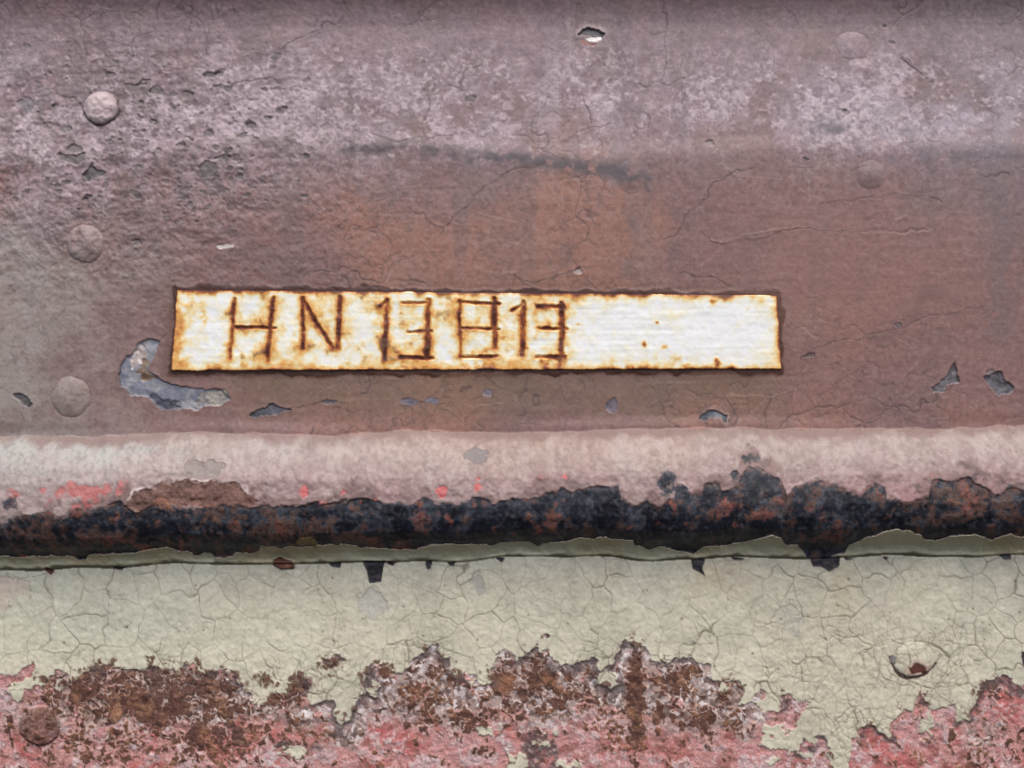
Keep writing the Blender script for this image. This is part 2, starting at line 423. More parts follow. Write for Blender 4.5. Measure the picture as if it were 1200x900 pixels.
hB = 0.2 * f6 + 0.2 * f3 + 0.4 * f12 + 0.6 * f30
rB = np.full_like(X, 0.50)

# black bare band: upper edge and lower (cream lip) edge
edge_up = curve([(-420, 600), (-40, 604), (0, 607), (25, 602), (50, 600), (80, 601), (100, 602), (120, 596), (140, 591), (160, 601), (175, 595), (225, 596),
    (275, 595), (300, 592), (340, 596), (370, 592), (400, 593), (420, 586), (460, 588), (483, 590), (497, 586), (533, 588), (550, 584), (580, 592),
    (587, 585), (617, 585), (632, 580), (640, 578), (672, 579), (680, 576), (693, 573), (706, 573), (712, 570), (724, 571), (728, 583), (747, 594), (757, 590),
    (773, 597), (790, 585), (793, 566), (800, 566), (810, 577), (822, 580), (828, 570), (843, 568), (847, 578), (853, 575), (867, 570), (869, 558),
    (880, 549), (900, 555), (917, 563), (923, 578), (933, 567), (943, 561), (960, 563), (973, 568), (990, 572), (1010, 578), (1020, 570),
    (1037, 572), (1040, 583), (1057, 584), (1088, 584), (1093, 570), (1133, 565), (1157, 573), (1167, 581), (1180, 573), (1200, 577), (1260, 572), (1620, 580)],
    XB[0])[None, :]
edge_lo = curve([(-420, 650), (0, 652), (40, 651), (75, 652), (82, 657), (90, 657), (96, 652), (115, 649), (150, 648), (160, 643), (187, 641), (200, 645), (217, 645),
    (219, 650), (240, 649), (244, 655), (265, 655), (270, 650), (298, 648), (301, 639), (330, 640), (360, 638), (400, 638), (427, 640), (480, 643), (510, 638),
    (567, 638), (620, 635), (630, 641), (648, 636), (670, 631), (693, 630), (710, 628), (743, 633), (747, 639), (763, 645), (783, 643), (800, 648), (818, 650),
    (827, 642), (860, 638), (883, 635), (900, 628), (907, 627), (920, 632), (927, 638), (940, 638), (948, 647), (956, 660), (982, 660), (984, 655), (999, 650),
    (1003, 638), (1017, 632), (1033, 622), (1053, 617), (1070, 620), (1090, 630), (1100, 631), (1120, 627), (1147, 626), (1170, 632), (1190, 625), (1200, 627),
    (1300, 632), (1620, 630)], XB[0])[None, :]
YL = 450 + (Y - 450) * 1.012           # places read on the lower flank
fu = YB - (edge_up + 0) + 1.0 * f6 + 1.8 * g14 + 1.5 * f30      # >0 below the paint
fl = edge_lo - YL + 0.9 * f6 + 0.8 * g14            # >0 above the lip
# loose islands of bare metal above the edge
isl = np.full_like(X, -50)
for (cx, cy, rx, ry) in [(777, 566, 13, 12), (880, 541, 10, 5), (862, 558, 6, 6), (12, 590, 9, 6)]:
    isl = np.maximum(isl, 5 * (1 - np.hypot((XB - cx) / rx, (YB - cy) / ry)) + 1.3 * f6)
bare = (np.maximum(fu, isl) > 0) & (fl > 0) & bead
fbare = np.minimum(np.maximum(fu, isl), fl)
mb = sstep(-0.6, 1.4, np.minimum(fbare, 99)) * bead
mc = np.where(fl > 3, sstep(-2.0, 3.5, fbare + 1.2 * h2), mb) * bead      # thin worn edge in colour
# lip paint
lipm = bead & (fl <= 0)
lip_c = np.zeros_like(cb); lip_c[:] = (184, 181, 157)
lip_c += (sstep(0.2, 1.6, g40) * 0.5)[..., None] * (np.float32([166, 150, 116]) - lip_c)
lip_c += (sstep(0.4, 1.6, f12) * 0.3)[..., None] * (np.float32([172, 170, 148]) - lip_c)
lip_c += (0.65 * np.exp(-np.clip(-fl, 0, 99) / 1.4))[..., None] * (np.float32([176, 158, 136]) - lip_c)
lip_c += (0.75 * sstep(0.972, 0.998, V + 0.010 * f12 + 0.008 * f30))[..., None] * (np.float32([92, 84, 66]) - lip_c)
# bare metal pigment: blue black with brown rust and red lead
bc = np.zeros_like(cb); bc[:] = (34, 37, 47)
def cmix(m, c): bc[...] += np.asarray(m)[..., None] * (np.asarray(c, np.float32) - bc)
cmix(0.6 * sstep(0.1, 1.3, f12 + 0.4 * g6), (58, 62, 72))
cmix(0.7 * sstep(0.5, 1.5, veins + 0.5 * f12), (74, 78, 88))
cmix(0.5 * sstep(0.2, 1.4, -f12), (22, 23, 28))
brown_w = (0.02 + 0.3 * g40 + 0.9 * gauss(X, Y, 60, 612, 90, 26) + 0.8 * gauss(X, Y, 330, 616, 60, 12) + 0.8 * gauss(X, Y, 430, 628, 40, 10) + 0.7 * gauss(X, Y, 640, 614, 40, 16)
           + 1.3 * gauss(X, Y, 1110, 580, 80, 20) + 0.8 * gauss(X, Y, 960, 570, 40, 14) + 0.7 * gauss(X, Y, 880, 575, 26, 20) + 0.6 * gauss(X, Y, 1100, 605, 100, 14) + .5 * gauss(X, Y, 780, 620, 50, 14))
cmix(0.8 * sstep(0.4, 1.2, brown_w + 0.35 * f12 + 0.4 * g6 + 0.25 * f3), (92, 66, 57))
cmix(0.55 * sstep(1.0, 1.8, brown_w + 0.4 * g14 + 0.4 * f6 + 0.2 * f3), (120, 82, 68))
redw = 1.25 * gauss(X, Y, 20, 598, 40, 10) + 0.9 * gauss(X, Y, 100, 602, 70, 8) + 0.7 * gauss(X, Y, 640, 630, 30, 5) + 0.5 * gauss(X, Y, 710, 630, 60, 5) + 0.5 * gauss(X, Y, 1060, 625, 30, 4)
cmix(0.75 * sstep(1.0, 1.6, redw + 0.35 * g14 + 0.35 * g6), (160, 84, 76))
cmix(0.55 * sstep(1.5, 2.2, 0.8 * g14 + 0.7 * f12 + 0.4 * g6), (138, 78, 68))
cmix(0.5 * sstep(0.5, 1.8, h2 + 0.4 * fine), (82, 80, 84)); cmix(0.4 * sstep(0.3, 1.8, -h2 - 0.4 * fine), (16, 16, 20))
hBare = -0.9 + 0.16 * f6 + 0.10 * f3 + 0.28 * f12
# upper rust scab on the left
scab_pts = np.array([(150, 592), (158, 581), (172, 575), (190, 569), (215, 566), (250, 566), (272, 569), (287, 575), (300, 588), (290, 597), (230, 596), (165, 599)], float)
scab_pts[:, 0] = 600 + (scab_pts[:, 0] - 600) / 1.03; scab_pts[:, 1] -= 4.5
sl, d = C.poly_sdf(scab_pts, 12); scab = np.full_like(X, 50.0); scab[sl] = d + 1.6 * f6[sl] + 1.2 * g14[sl]
ms = sstep(0.8, -0.8, scab) * bead
C.col[bead] = cb[bead]
C.h[:] = np.where(bead, Z + hB * sstep(0, 0.05, V), C.h)
C.rough[bead] = rB[bead]
wear = sstep(-18, 0, fu + 5 * g14 + 3 * g6) * sstep(-0.9, 0.8, f30 + 0.6 * g14 + 0.3) * bead
C.mix(0.75 * wear, (112, 88, 84)); C.mix(0.5 * wear * sstep(0.3, 1.3, g6 + 0.4 * h2), (80, 66, 66))
# red lead showing through worn paint
rd = sstep(1.0, 1.5, 1.25 * gauss(XB, YB, 90, 577, 60, 9) + 1.2 * gauss(XB, YB, 8, 580, 18, 9) + 0.6 * gauss(XB, YB, 60, 590, 60, 8) + 0.3 * g14 + 0.35 * f6) * bead * sstep(545, 560, YB)
C.mix(0.8 * rd, (174, 98, 95)); C.h -= 0.4 * rd
for (cx, cy, rx, ry) in [(517, 576, 6, 6), (559, 571, 7, 9), (404, 577, 6, 5), (357, 580, 7, 8), (437, 588, 6, 3), (375, 591, 8, 4), (660, 560, 4, 3)]:
    dd = (1 - np.hypot((XB - cx) / rx, (YB - cy) / ry)) * 5 + 1.4 * g6
    mm = sstep(0, 1.2, dd) * bead * (fu < 0); C.mix(0.85 * mm, (184, 90, 90)); C.h -= 0.6 * mm
# curled white paint edge above the scab and black band
wl = np.exp(-((np.minimum(scab, 30) - 1.8) / 1.7) ** 2) * (YB < 588) * sstep(-0.4, 0.5, f12 + 0.5) * bead
C.mix(np.clip(0.7 * wl * sstep(0.0, 0.8, g14 + 0.3), 0, 1), (220, 206, 202)); C.h += 0.7 * wl
wl2 = np.exp(-((fu + 1.8) / 1.4) ** 2) * sstep(0.7, 1.5, g40 + 0.5 * f12) * bead * (fl > 0)
C.mix(np.clip(0.5 * wl2, 0, 1), (200, 182, 178)); C.h += 0.35 * np.exp(-((fu + 2) / 2.2) ** 2) * bead
# grey scuffs on the pale paint
for (pp, cc) in [([(226, 546), (232, 537), (258, 536), (268, 543), (262, 556), (230, 558)], (128, 118, 114)),
                 ([(541, 530), (556, 524), (570, 527), (572, 536), (560, 541), (546, 538)], (112, 106, 108))]:
    sl, d = C.poly_sdf(pp, 10); d = d + 1.8 * g6[sl]
    C.mix(0.8 * sstep(1.2, -1.2, d), cc, sl); C.h[sl] -= 0.7 * sstep(1, -1, d); C.mix(0.5 * np.exp(-(d / 0.9) ** 2), (96, 82, 78), sl)
# scab
sc_c = np.zeros_like(cb); sc_c[:] = (108, 80, 72)
sc_c += (0.7 * sstep(0.1, 1.3, f12 + 0.5 * g6))[..., None] * (np.float32([84, 62, 56]) - sc_c)
sc_c += (0.6 * sstep(0.6, 1.5, g14))[..., None] * (np.float32([150, 104, 82]) - sc_c)
ms2 = sstep(3.0, -3.0, scab + 1.5 * h2) * bead
C.col += (ms2 * 0.95)[..., None] * (sc_c - C.col); C.h += ms * (-0.5 + 0.25 * f6 + 0.2 * f3)
# black band over it
C.col += mc[..., None] * (bc - C.col)
C.h = np.where(mb > 0, C.h * (1 - mb) + mb * (Z + hBare), C.h)
C.rough = np.where(mb > 0.5, 0.5 + 0.08 * f12, C.rough)
lm = lipm.astype(np.float32)
C.col += lm[..., None] * (lip_c - C.col)
C.h = np.where(lipm, Z + (0.6 * f12 + 1.3 * f30) * sstep(1.0, 0.96, V) + 0.2 * f6 + 2.0 * np.exp(-np.clip(-fl, 0, 99) / 4.0), C.h)
C.id[bead] = 2
C.id[(scab < 0) & bead] = new_part('rust_patch', 2, 'rust', 'brown rust scab edged with white curled paint')
C.id[bare] = new_part('bare_metal_band', 2, 'pitch', 'ragged blackened bare band along the moulding underside')
C.id[lipm] = new_part('paint_lip', 2, 'cream', 'cream paint lip curling up under the moulding')

# ======================= lower panel
low = on_low
cl = np.zeros_like(C.col); cl[:] = (205, 200, 179)
def lmix(m, c): cl[...] += np.asarray(m)[..., None] * (np.asarray(c, np.float32) - cl)
lmix(0.75 * sstep(330, 120, X + 40 * g40) * sstep(800, 700, Y), (182, 187, 172))
lmix(0.55 * sstep(760, 668, Y + 10 * f90), (188, 185, 171))
lmix(0.45 * sstep(940, 1080, X + 40 * g40) * sstep(780, 690, Y), (183, 180, 170))
lmix(0.45 * sstep(0.3, 1.5, g40), (180, 176, 158)); lmix(0.4 * sstep(0.3, 1.5, -g40), (210, 206, 184)); lmix(0.3 * sstep(0.4, 1.5, g150 + 0.4 * f30), (184, 176, 156))
lmix(0.25 * sstep(0.5, 1.6, f12), (199, 197, 178)); lmix(0.22 * sstep(0.5, 1.6, -f12), (170, 168, 150))
lmix(0.5 * gauss(X, Y, 845, 675, 40, 22) * sstep(-0.6, 0.8, f30), (184, 166, 140))
lmix(0.4 * gauss(X, Y, 985, 690, 14, 40) * sstep(-0.6, 0.8, f30), (176, 164, 136))
lmix(0.35 * gauss(X, Y, 620, 668, 160, 10) * sstep(-.5, 1, f30), (172, 162, 142))
lmix(0.35 * sstep(0.8, 1.9, vstreak) * sstep(780, 680, Y), (168, 164, 148))
hL = 0.14 * f6 + 0.11 * f3 + 0.13 * f12 + 0.06 * veins
lmix(0.22 * sstep(0.2, 2.0, h2 + fine), (208, 206, 188)); lmix(0.22 * sstep(0.2, 2.0, -h2 - fine), (158, 155, 136))
for (cell, seed, wn_, a, y0, y1, w) in [(38, 401, 4.5, 0.70, 560, 860, 0.78), (21, 403, 3.0, 0.44, 670, 1040, 0.75), (12, 405, 1.6, 0.32, 735, 1040, 0.75)]:
    sl, e, val = C.voro(cell, seed, (-420, y0, 1620, y1), wn_, cell * 0.7, 0.85)
    fd = (0.55 + 0.45 * sstep(-1.0, 0.6, g40[sl] + 0.3)) * (0.4 + 0.6 * sstep(-1.2, 0.5, f90[sl] + 0.7 * f30[sl] + 0.3))
    if cell == 21: fd = fd * sstep(660, 740, Y[sl] + 14 * g40[sl])
    if cell == 12: fd = fd * sstep(735, 790, Y[sl] + 18 * g40[sl] - 40 * sstep(750, 1000, X[sl]) * -1)
    if cell < 30: fd = fd * sstep(-0.9, 0.7, g150[sl] + 0.8 * f30[sl] + 0.4 * g40[sl])
    m = np.exp(-(e / w) ** 2) * fd
    v = cl[sl]; v += (a * m)[..., None] * (np.float32([112, 106, 90]) - v)
    hL[sl] -= 0.45 * m; hL[sl] += (0.25 if cell > 20 else 0.35) * (val - 0.5) * sstep(0, 2, e) * (cell < 40)
    if cell == 38: hL[sl] += 0.15 * np.exp(-((e - 2.2) / 1.5) ** 2) * fd
# small dark specks
rng = np.random.default_rng(77)
C.col[low] = cl[low]
C.h = np.where(low, Z + hL, C.h)
C.rough = np.where(low, 0.55 + 0.05 * g40, C.rough)
C.id[low] = 3
for i in range(90):
    cx, cy, r = rng.uniform(-10, 1210), rng.uniform(675, 840), rng.uniform(0.8, 2.3)
    sl = C.window(cx - 7, cy - 7, cx + 7, cy + 7)
    m = sstep(1.2, 0.4, np.hypot(X[sl] - cx, Y[sl] - cy) / r) * rng.uniform(0.3, 0.8) * low[sl]
    C.mix(m, (104, 96, 76), sl); C.h[sl] -= 0.5 * m
# greyer patches where the top coat is gone, and a pinkish one on the left
for pp, cc, a in [([(553, 680), (558, 669), (567, 672), (570, 685), (565, 697), (556, 693)], (166, 164, 156), 0.8),
                  ([(424, 696), (432, 688), (446, 694), (453, 712), (440, 726), (428, 727), (420, 714)], (182, 180, 172), 0.7),
                  ([(905, 715), (925, 705), (942, 720), (935, 745), (915, 742)], (170, 168, 158), 0.45),
                  ([(-6, 674), (20, 673), (36, 680), (34, 696), (22, 690), (14, 712), (-6, 714)], (190, 176, 164), 0.75)]:
    sl, d = C.poly_sdf(pp, 10); d = d + 2.0 * g6[sl] + 1.2 * f12[sl]
    C.mix(a * sstep(1.0, -1.5, d) * low[sl], cc, sl); C.h[sl] -= 0.5 * sstep(1, -1, d) * low[sl]
    C.mix(0.45 * np.exp(-(d / 0.8) ** 2) * low[sl], (138, 132, 116), sl)

# corroded band along the bottom
corr = [(-420, 800), (-60, 796), (0, 793), (8, 788), (25, 789), (41, 781), (36, 792), (14, 802), (9, 812), (16, 826), (27, 824), (29, 806), (42, 802), (50, 803), (56, 796), (68, 785), (80, 788), (86, 794),
    (110, 779), (133, 777), (143, 782), (160, 784), (180, 779), (200, 782), (213, 785), (230, 778), (234, 791), (253, 786), (277, 790), (287, 803), (290, 812), (297, 821),
    (310, 823), (323, 812), (336, 814), (340, 803), (350, 787), (366, 792), (370, 808), (358, 816), (364, 826), (387, 824), (395, 838), (400, 852), (408, 845), (411, 830), (420, 820), (437, 813), (446, 800),
    (440, 794), (426, 784), (434, 776), (458, 778), (462, 792), (474, 791), (483, 776), (497, 764), (506, 758), (517, 764), (528, 771), (528, 788), (545, 788), (553, 800), (573, 799), (577, 776), (593, 762), (606, 773),
    (614, 767), (630, 752), (639, 763), (648, 778), (672, 780), (680, 771), (698, 772), (704, 783), (714, 775), (716, 764), (733, 750), (747, 757), (760, 764), (764, 772), (797, 770),
    (818, 779), (832, 782), (834, 797), (850, 796), (865, 797), (869, 810), (862, 827), (880, 826), (893, 833), (910, 833), (915, 817), (923, 808), (935, 821), (947, 823), (936, 838),
    (926, 846), (928, 852), (910, 858), (904, 868), (918, 884), (930, 874), (937, 862), (953, 866), (967, 859), (973, 878), (975, 915), (980, 1040), (996, 1040), (996, 905), (998, 867), (1013, 847), (1027, 842), (1031, 855), (1041, 862), (1047, 843), (1057, 828), (1068, 830),
    (1072, 814), (1077, 804), (1084, 812), (1090, 823), (1084, 838), (1100, 830), (1117, 824), (1121, 843), (1133, 840), (1147, 818), (1144, 810), (1158, 796), (1177, 800), (1186, 812), (1197, 806),
    (1230, 800), (1400, 806), (1620, 800), (1620, 1040), (-420, 1040)]
sl, d = C.poly_sdf(corr, 60)
F = np.full_like(X, 60.0); F[sl] = d
F += 1.8 * f6 + 2.2 * g14 + 0.8 * g6
for (cx, cy, rx, ry) in [(393, 775, 9, 7), (440, 790, 12, 6), (312, 796, 5, 4), (360, 803, 7, 7), (430, 800, 8, 5), (548, 793, 6, 5), (640, 745, 3, 3), (888, 818, 6, 6)]:
    F = np.minimum(F, -5 * (1 - np.hypot((X - cx) / rx, (Y - cy) / ry)) + 1.5 * g6)
keep = np.full_like(X, -60.0)
for (cx, cy, rx, ry) in [(636, 872, 16, 10), (604, 893, 13, 10), (570, 856, 10, 5), (915, 865, 22, 14), (665, 893, 14, 7), (348, 880, 12, 5), (70, 806, 7, 6), (1085, 850, 6, 8), (850, 806, 5, 6), (712, 800, 9, 10)]:
    keep = np.maximum(keep, 6 * (1 - np.hypot((X - cx) / rx, (Y - cy) / ry)) + 2.4 * g6 + 1.5 * f12)
F = np.maximum(F, keep)
inC = (F < 0) & low
mC = sstep(0.7, -0.7, F) * low
cc = np.zeros_like(cl); cc[:] = (188, 140, 138)
def kmix(m, c): cc[...] += np.asarray(m)[..., None] * (np.asarray(c, np.float32) - cc)
kmix(0.75 * sstep(0.1, 1.2, g40 + 0.4 * g14), (180, 100, 97))
kmix(0.55 * sstep(0.3, 1.5, veins + 0.3 * f6 + 0.5 * f30), (206, 176, 176))
kmix(0.55 * sstep(0.6, 1.5, f12 + 0.7 * g6 - 0.2 * g40), (196, 188, 190))
kmix(0.55 * sstep(0.8, 1.6, g14 - 0.4 * f12 + 0.3 * f6), (160, 84, 80))
kmix(0.55 * sstep(0.9, 1.7, -f12 + 0.5 * f6), (132, 84, 78))
slc, e9, v9 = C.voro(9.5, 611, (-420, 735, 1620, 1040), 2.2, 6)
_, e5, v5 = C.voro(5.0, 612, (-420, 735, 1620, 1040), 1.2, 4)
E9 = np.zeros_like(X); V9 = np.full_like(X, 0.5); V5 = V9.copy(); E5 = E9.copy()
E9[slc] = e9; V9[slc] = v9; V5[slc] = v5; E5[slc] = e5
spk = 0.25 + 0.75 * sstep(-0.5, 0.7, f30 + 0.5 * g40)
kmix(0.55 * spk * (V5 > 0.80), (206, 190, 190)); kmix(0.5 * spk * ((V5 > 0.66) & (V5 <= 0.80)), (174, 92, 90)); kmix(0.5 * spk * (V5 < 0.10), (128, 88, 82))
kmix(0.35 * sstep(0.8, 0.2, E5), (150, 104, 100))
# loose grey white flakes near the torn edge
band = sstep(45, 75, X + 8 * g14) * sstep(905, 860, X + 10 * g14) * sstep(862, 832, Y + 9 * f30 + 5 * g14)
fl_w = np.clip(band + 0.75 * gauss(X, Y, 1150, 855, 50, 22) * sstep(-.5, .8, f30) + 0.5 * gauss(X, Y, 20, 835, 22, 22), 0, 1)
kmix(0.92 * fl_w, (158, 140, 134))
kmix(fl_w * 0.8 * sstep(-0.2, 0.9, g6 + 0.6 * h2 + 0.5 * (V9 - 0.5)), (188, 176, 175))
kmix(fl_w * 0.8 * ((V5 > 0.60) & (V9 > 0.30)), (218, 211, 211))
kmix(fl_w * 0.7 * (V5 < 0.22), (104, 86, 82))
kmix(fl_w * 0.55 * sstep(0.7, 1.3, f12 + 0.3 * f6), (196, 128, 122))
rw = np.zeros_like(X)
for (cx, cy, rx, ry, w) in [(185, 815, 140, 50, 1.15), (90, 812, 60, 30, 1.2), (240, 865, 100, 34, 1.1), (130, 875, 90, 30, 1.0), (275, 805, 30, 25, .6), (500, 800, 22, 40, 1.0), (480, 835, 40, 22, .9), (560, 843, 50, 20, .9), (590, 795, 20, 28, 1.1),
                            (633, 785, 22, 34, 1.2), (660, 825, 50, 22, .8), (745, 815, 11, 58, 2.2), (785, 805, 24, 26, 1.1), (700, 850, 90, 16, .5), (852, 815, 18, 26, 1.0), (820, 840, 30, 30, .8), (330, 816, 28, 16, 1.1), (352, 800, 14, 18, 1.2), (1162, 808, 22, 18, 1.2),
                            (1190, 872, 30, 22, 1.0), (1140, 880, 30, 20, .7), (15, 838, 26, 22, .7), (440, 785, 22, 10, 1.0), (393, 775, 12, 9, 1.5), (560, 870, 60, 14, .5), (770, 838, 8, 12, 1.3)]:
    rw = np.maximum(rw, w * gauss(X, Y, cx, cy, rx, ry)) + 0.15 * w * gauss(X, Y, cx, cy, rx, ry)
rw += 0.34 * band * sstep(775, 785, Y)
rfield = 0.85 * rw + 1.15 * (V9 - 0.5) + 0.22 * g14 + 0.12 * f6 + 0.2 * (V5 - 0.5) + 0.22 * np.clip(E9 - 1.8, -2, 2)
halo = sstep(0.30, 0.9, rfield); rustm = sstep(0.66, 0.98, rfield)
kmix(0.5 * halo, (178, 142, 122))
rc = np.zeros_like(cl); rc[:] = (98, 68, 58)
rc += (0.7 * sstep(0.1, 1.3, g6 + 0.6 * f12))[..., None] * (np.float32([78, 55, 50]) - rc)
rc += (0.6 * sstep(0.5, 1.5, veins - 0.3 * g40))[..., None] * (np.float32([138, 100, 74]) - rc)
rc += (0.5 * sstep(0.9, 1.6, g14))[..., None] * (np.float32([160, 112, 84]) - rc)
rc += (0.5 * sstep(0.2, 1.2, gauss(X, Y, 150, 795, 120, 22) + 0.4 * g40))[..., None] * (np.float32([92, 74, 76]) - rc)
rc += (0.6 * (V5 > 0.80) * sstep(-0.4, 0.8, g14))[..., None] * (np.float32([150, 114, 92]) - rc)
rc += (0.5 * (V5 < 0.2))[..., None] * (np.float32([66, 46, 42]) - rc)
cc += (0.95 * rustm)[..., None] * (rc - cc)
# slate steel just below the torn edge in places
kmix(0.8 * np.exp(-((F + 3) / 4) ** 2) * sstep(0.3, 1.0, g40 + 0.5 * g14 + 0.2), (86, 76, 76))
C.col += mC[..., None] * (cc - C.col)
hC = -0.9 + 0.32 * f6 + 0.22 * f3 + 0.35 * f12 + 0.7 * rustm + 0.4 * sstep(0.6, 1.5, g6) + 0.5 * (V5 - 0.5) - 0.3 * sstep(1.0, 0.2, E5)
C.h += mC * (hC - hL)
C.h += 0.3 * np.exp(-np.clip(F, 0, 99) / 3.0) * (F > 0) * low
spill = sstep(0.75, 1.0, rfield) * sstep(11, 3, F + 2 * g6) * low
C.mix(0.9 * spill * (F > 0), (94, 68, 58)); C.h += 0.3 * spill * (F > 0)
C.mix(0.25 * np.exp(-((F - 0.6) / 0.9) ** 2) * low * sstep(-0.5, 0.8, g14), (120, 104, 92))
C.rough = np.where(inC, 0.78 + 0.06 * f12, C.rough)
C.id[inC] = new_part('corroded_band', 3, 'rust', 'rusty brown and red primer where the cream paint is gone')

# ======================= chips down to bare steel
def chip(pts, parent, colr, colr2, mat='steel', depth=1.5, name='bare_patch', label=None, jit=1.0, make=True, dark=0.75):
    sl, d = C.poly_sdf(pts, 16)
    d = d + jit * (0.9 * f6[sl] + 0.7 * g14[sl])
    m = sstep(0.7, -0.7, d)
    t = sstep(-0.6, 1.1, (g6 + 0.7 * f12)[sl])[..., None]
    cc_ = np.float32(colr) * (1 - t) + np.float32(colr2) * t
    v = C.col[sl]; v += m[..., None] * (cc_ - v)
    C.h[sl] += m * (-depth + 0.35 * f6[sl] - hU[sl] * 0.6 * (parent == 1))
    C.h[sl] += min(0.8, max(0.35 * depth, 0)) * np.exp(-np.clip(d, 0, 99) / 2.2) * (d > 0)
    C.mix(dark * 0.7 * np.exp(-((d + 0.3) / 0.9) ** 2) * sstep(-0.8, 0.8, (g14 + 0.5 * f30)[sl]), (52, 44, 46), sl)
    if depth > 1.5: C.mix(0.5 * np.exp(-((d - 1.8) / 1.0) ** 2) * sstep(0.0, 1.0, (f12 + 0.5 * g40)[sl]), (176, 160, 154), sl)
    C.rough[sl] = np.where(d < 0, 0.48, C.rough[sl])
    if make:
        i = new_part(name, parent, mat, label); C.id[sl] = np.where(d < 0, i, C.id[sl])
big_chip = [(138, 440), (141, 428), (150, 417), (157, 412), (163, 403), (175, 398), (187, 400), (184, 410), (178, 422), (174, 434), (190, 444), (213, 452), (233, 455), (257, 458), (267, 467), (256, 474), (233, 478),
            (213, 480), (187, 482), (178, 474), (176, 464), (150, 463), (142, 452)]
chip(big_chip, 1, (112, 116, 130), (138, 138, 144), label='blue grey bare steel patch beside the plate')
for (pp, a, b_) in [([(153, 416), (163, 408), (172, 412), (170, 426), (155, 432), (151, 424)], (192, 184, 182), (160, 148, 144)),
                    ([(158, 434), (170, 420), (178, 424), (173, 433), (184, 443), (170, 445)], (112, 92, 78), (130, 110, 96)),
                    ([(178, 463), (196, 464), (208, 470), (204, 480), (188, 483), (180, 475)], (74, 76, 88), (90, 92, 104)),
                    ([(235, 458), (262, 462), (266, 468), (250, 475), (232, 474)], (146, 140, 134), (120, 116, 116))]:
    chip(pp, 1, a, b_, depth=0.4, make=False, jit=2.0, dark=0.25)
chip([(292, 487), (298, 478), (312, 474), (320, 472), (333, 478), (341, 480), (320, 489), (300, 491)], 1, (78, 78, 88), (96, 95, 104), label='small leaf shaped slate chip below the plate')
chip([(18, 463), (25, 461), (33, 467), (39, 473), (36, 478), (28, 474)], 1, (64, 60, 62), (92, 88, 90))
chip([(1092, 454), (1110, 441), (1115, 426), (1119, 422), (1123, 447), (1110, 450), (1103, 458), (1093, 460)], 1, (84, 80, 86), (110, 106, 110), label='narrow grey chip shaped like a shark fin')
chip([(1154, 443), (1163, 441), (1171, 437), (1174, 444), (1190, 454), (1180, 463), (1170, 465), (1162, 454)], 1, (92, 90, 96), (76, 72, 78), label='dark triangular chip near the right edge')
chip([(819, 493), (822, 484), (832, 480), (843, 481), (851, 487), (851, 496), (845, 490), (830, 489), (824, 493)], 1, (74, 84, 96), (112, 122, 132), depth=1.6, label='half moon slate chip under the plate')
chip([(678, 35), (684, 28), (692, 26), (702, 28), (712, 34), (707, 38), (692, 37)], 1, (92, 90, 96), (76, 74, 80), depth=3.2, label='lens shaped chip with white primer near the top')
chip([(687, 40), (693, 37), (706, 37), (707, 41), (700, 44), (691, 43)], 1, (238, 236, 232), (226, 222, 218), depth=0.8, make=False, jit=.4, dark=0.1)
chip([(680, 40), (688, 41), (692, 45), (704, 46), (694, 49), (683, 47)], 1, (150, 96, 94), (140, 104, 102), depth=0.4, make=False, jit=.6, dark=0.1)
chip([(143, 96), (160, 95), (163, 90), (173, 91), (171, 106), (158, 111), (149, 108)], 1, (112, 100, 100), (122, 110, 110), 'brown', 0.9, 'paint_pit')
chip([(97, 205), (104, 196), (108, 190), (113, 199), (124, 202), (116, 208), (104, 211)], 1, (92, 86, 88), (108, 102, 104), 'brown', 1.1, 'paint_pit')
chip([(68, 182), (80, 184), (100, 180), (99, 188), (90, 193), (84, 189), (72, 187)], 1, (112, 104, 104), (122, 112, 112), 'brown', 0.8, 'paint_pit')
chip([(16, 118), (28, 112), (37, 116), (36, 128), (26, 130)], 1, (116, 108, 112), (126, 118, 122), 'brown', 0.7, 'paint_pit')
chip([(232, 196), (240, 188), (252, 190), (258, 197), (252, 206), (238, 208)], 1, (112, 104, 104), (122, 114, 114), 'brown', 0.7, 'paint_pit')
chip([(252, 186), (262, 182), (271, 183), (264, 189)], 1, (106, 96, 94), (116, 104, 102), 'brown', 0.7, 'paint_pit')
chip([(936, 418), (946, 415), (956, 412), (955, 418), (940, 420)], 1, (104, 90, 88), (114, 100, 98), 'brown', 0.7, 'paint_pit')
chip([(672, 318), (680, 313), (683, 320), (677, 322)], 1, (100, 80, 76), (170, 152, 150), 'brown', 0.8, 'paint_pit')
chip([(255, 288), (264, 285), (275, 286), (274, 291), (258, 291)], 1, (206, 196, 192), (190, 180, 176), 'white', 0.3, 'pale_fleck', dark=0.1)
for (cx, cy, rx, ry, c1) in [(389, 471, 12, 2.5, (92, 86, 96)), (485, 471, 14, 3, (104, 98, 108)), (570, 459, 5, 4, (118, 108, 118)), (718, 477, 5, 8, (108, 100, 110)), (505, 470, 12, 3, (110, 104, 114))]:
    t_ = np.linspace(0, 6.28, 10)[:-1]
    chip([(cx + rx * math.cos(a), cy + ry * math.sin(a)) for a in t_], 1, c1, c1, depth=0.4, make=False, jit=1.6, dark=0.15)
for i in range(130):                        # scattered little pits
    cx, cy = rng.uniform(0, 360), rng.uniform(60, 250)
    if i > 105: cx, cy = rng.uniform(0, 1200), rng.uniform(20, 490)
    if 195 < cx < 925 and 330 < cy < 445: continue
    r = rng.uniform(0.5, 1.9) ** 2 + 0.6; t_ = np.linspace(0, 6.28, 8)[:-1]
    chip([(cx + r * rng.uniform(.8, 2.0) * math.cos(a), cy + r * .75 * math.sin(a)) for a in t_], 1, (98, 88, 90), (122, 110, 110), depth=0.45, make=False, jit=1.5, dark=0.2)
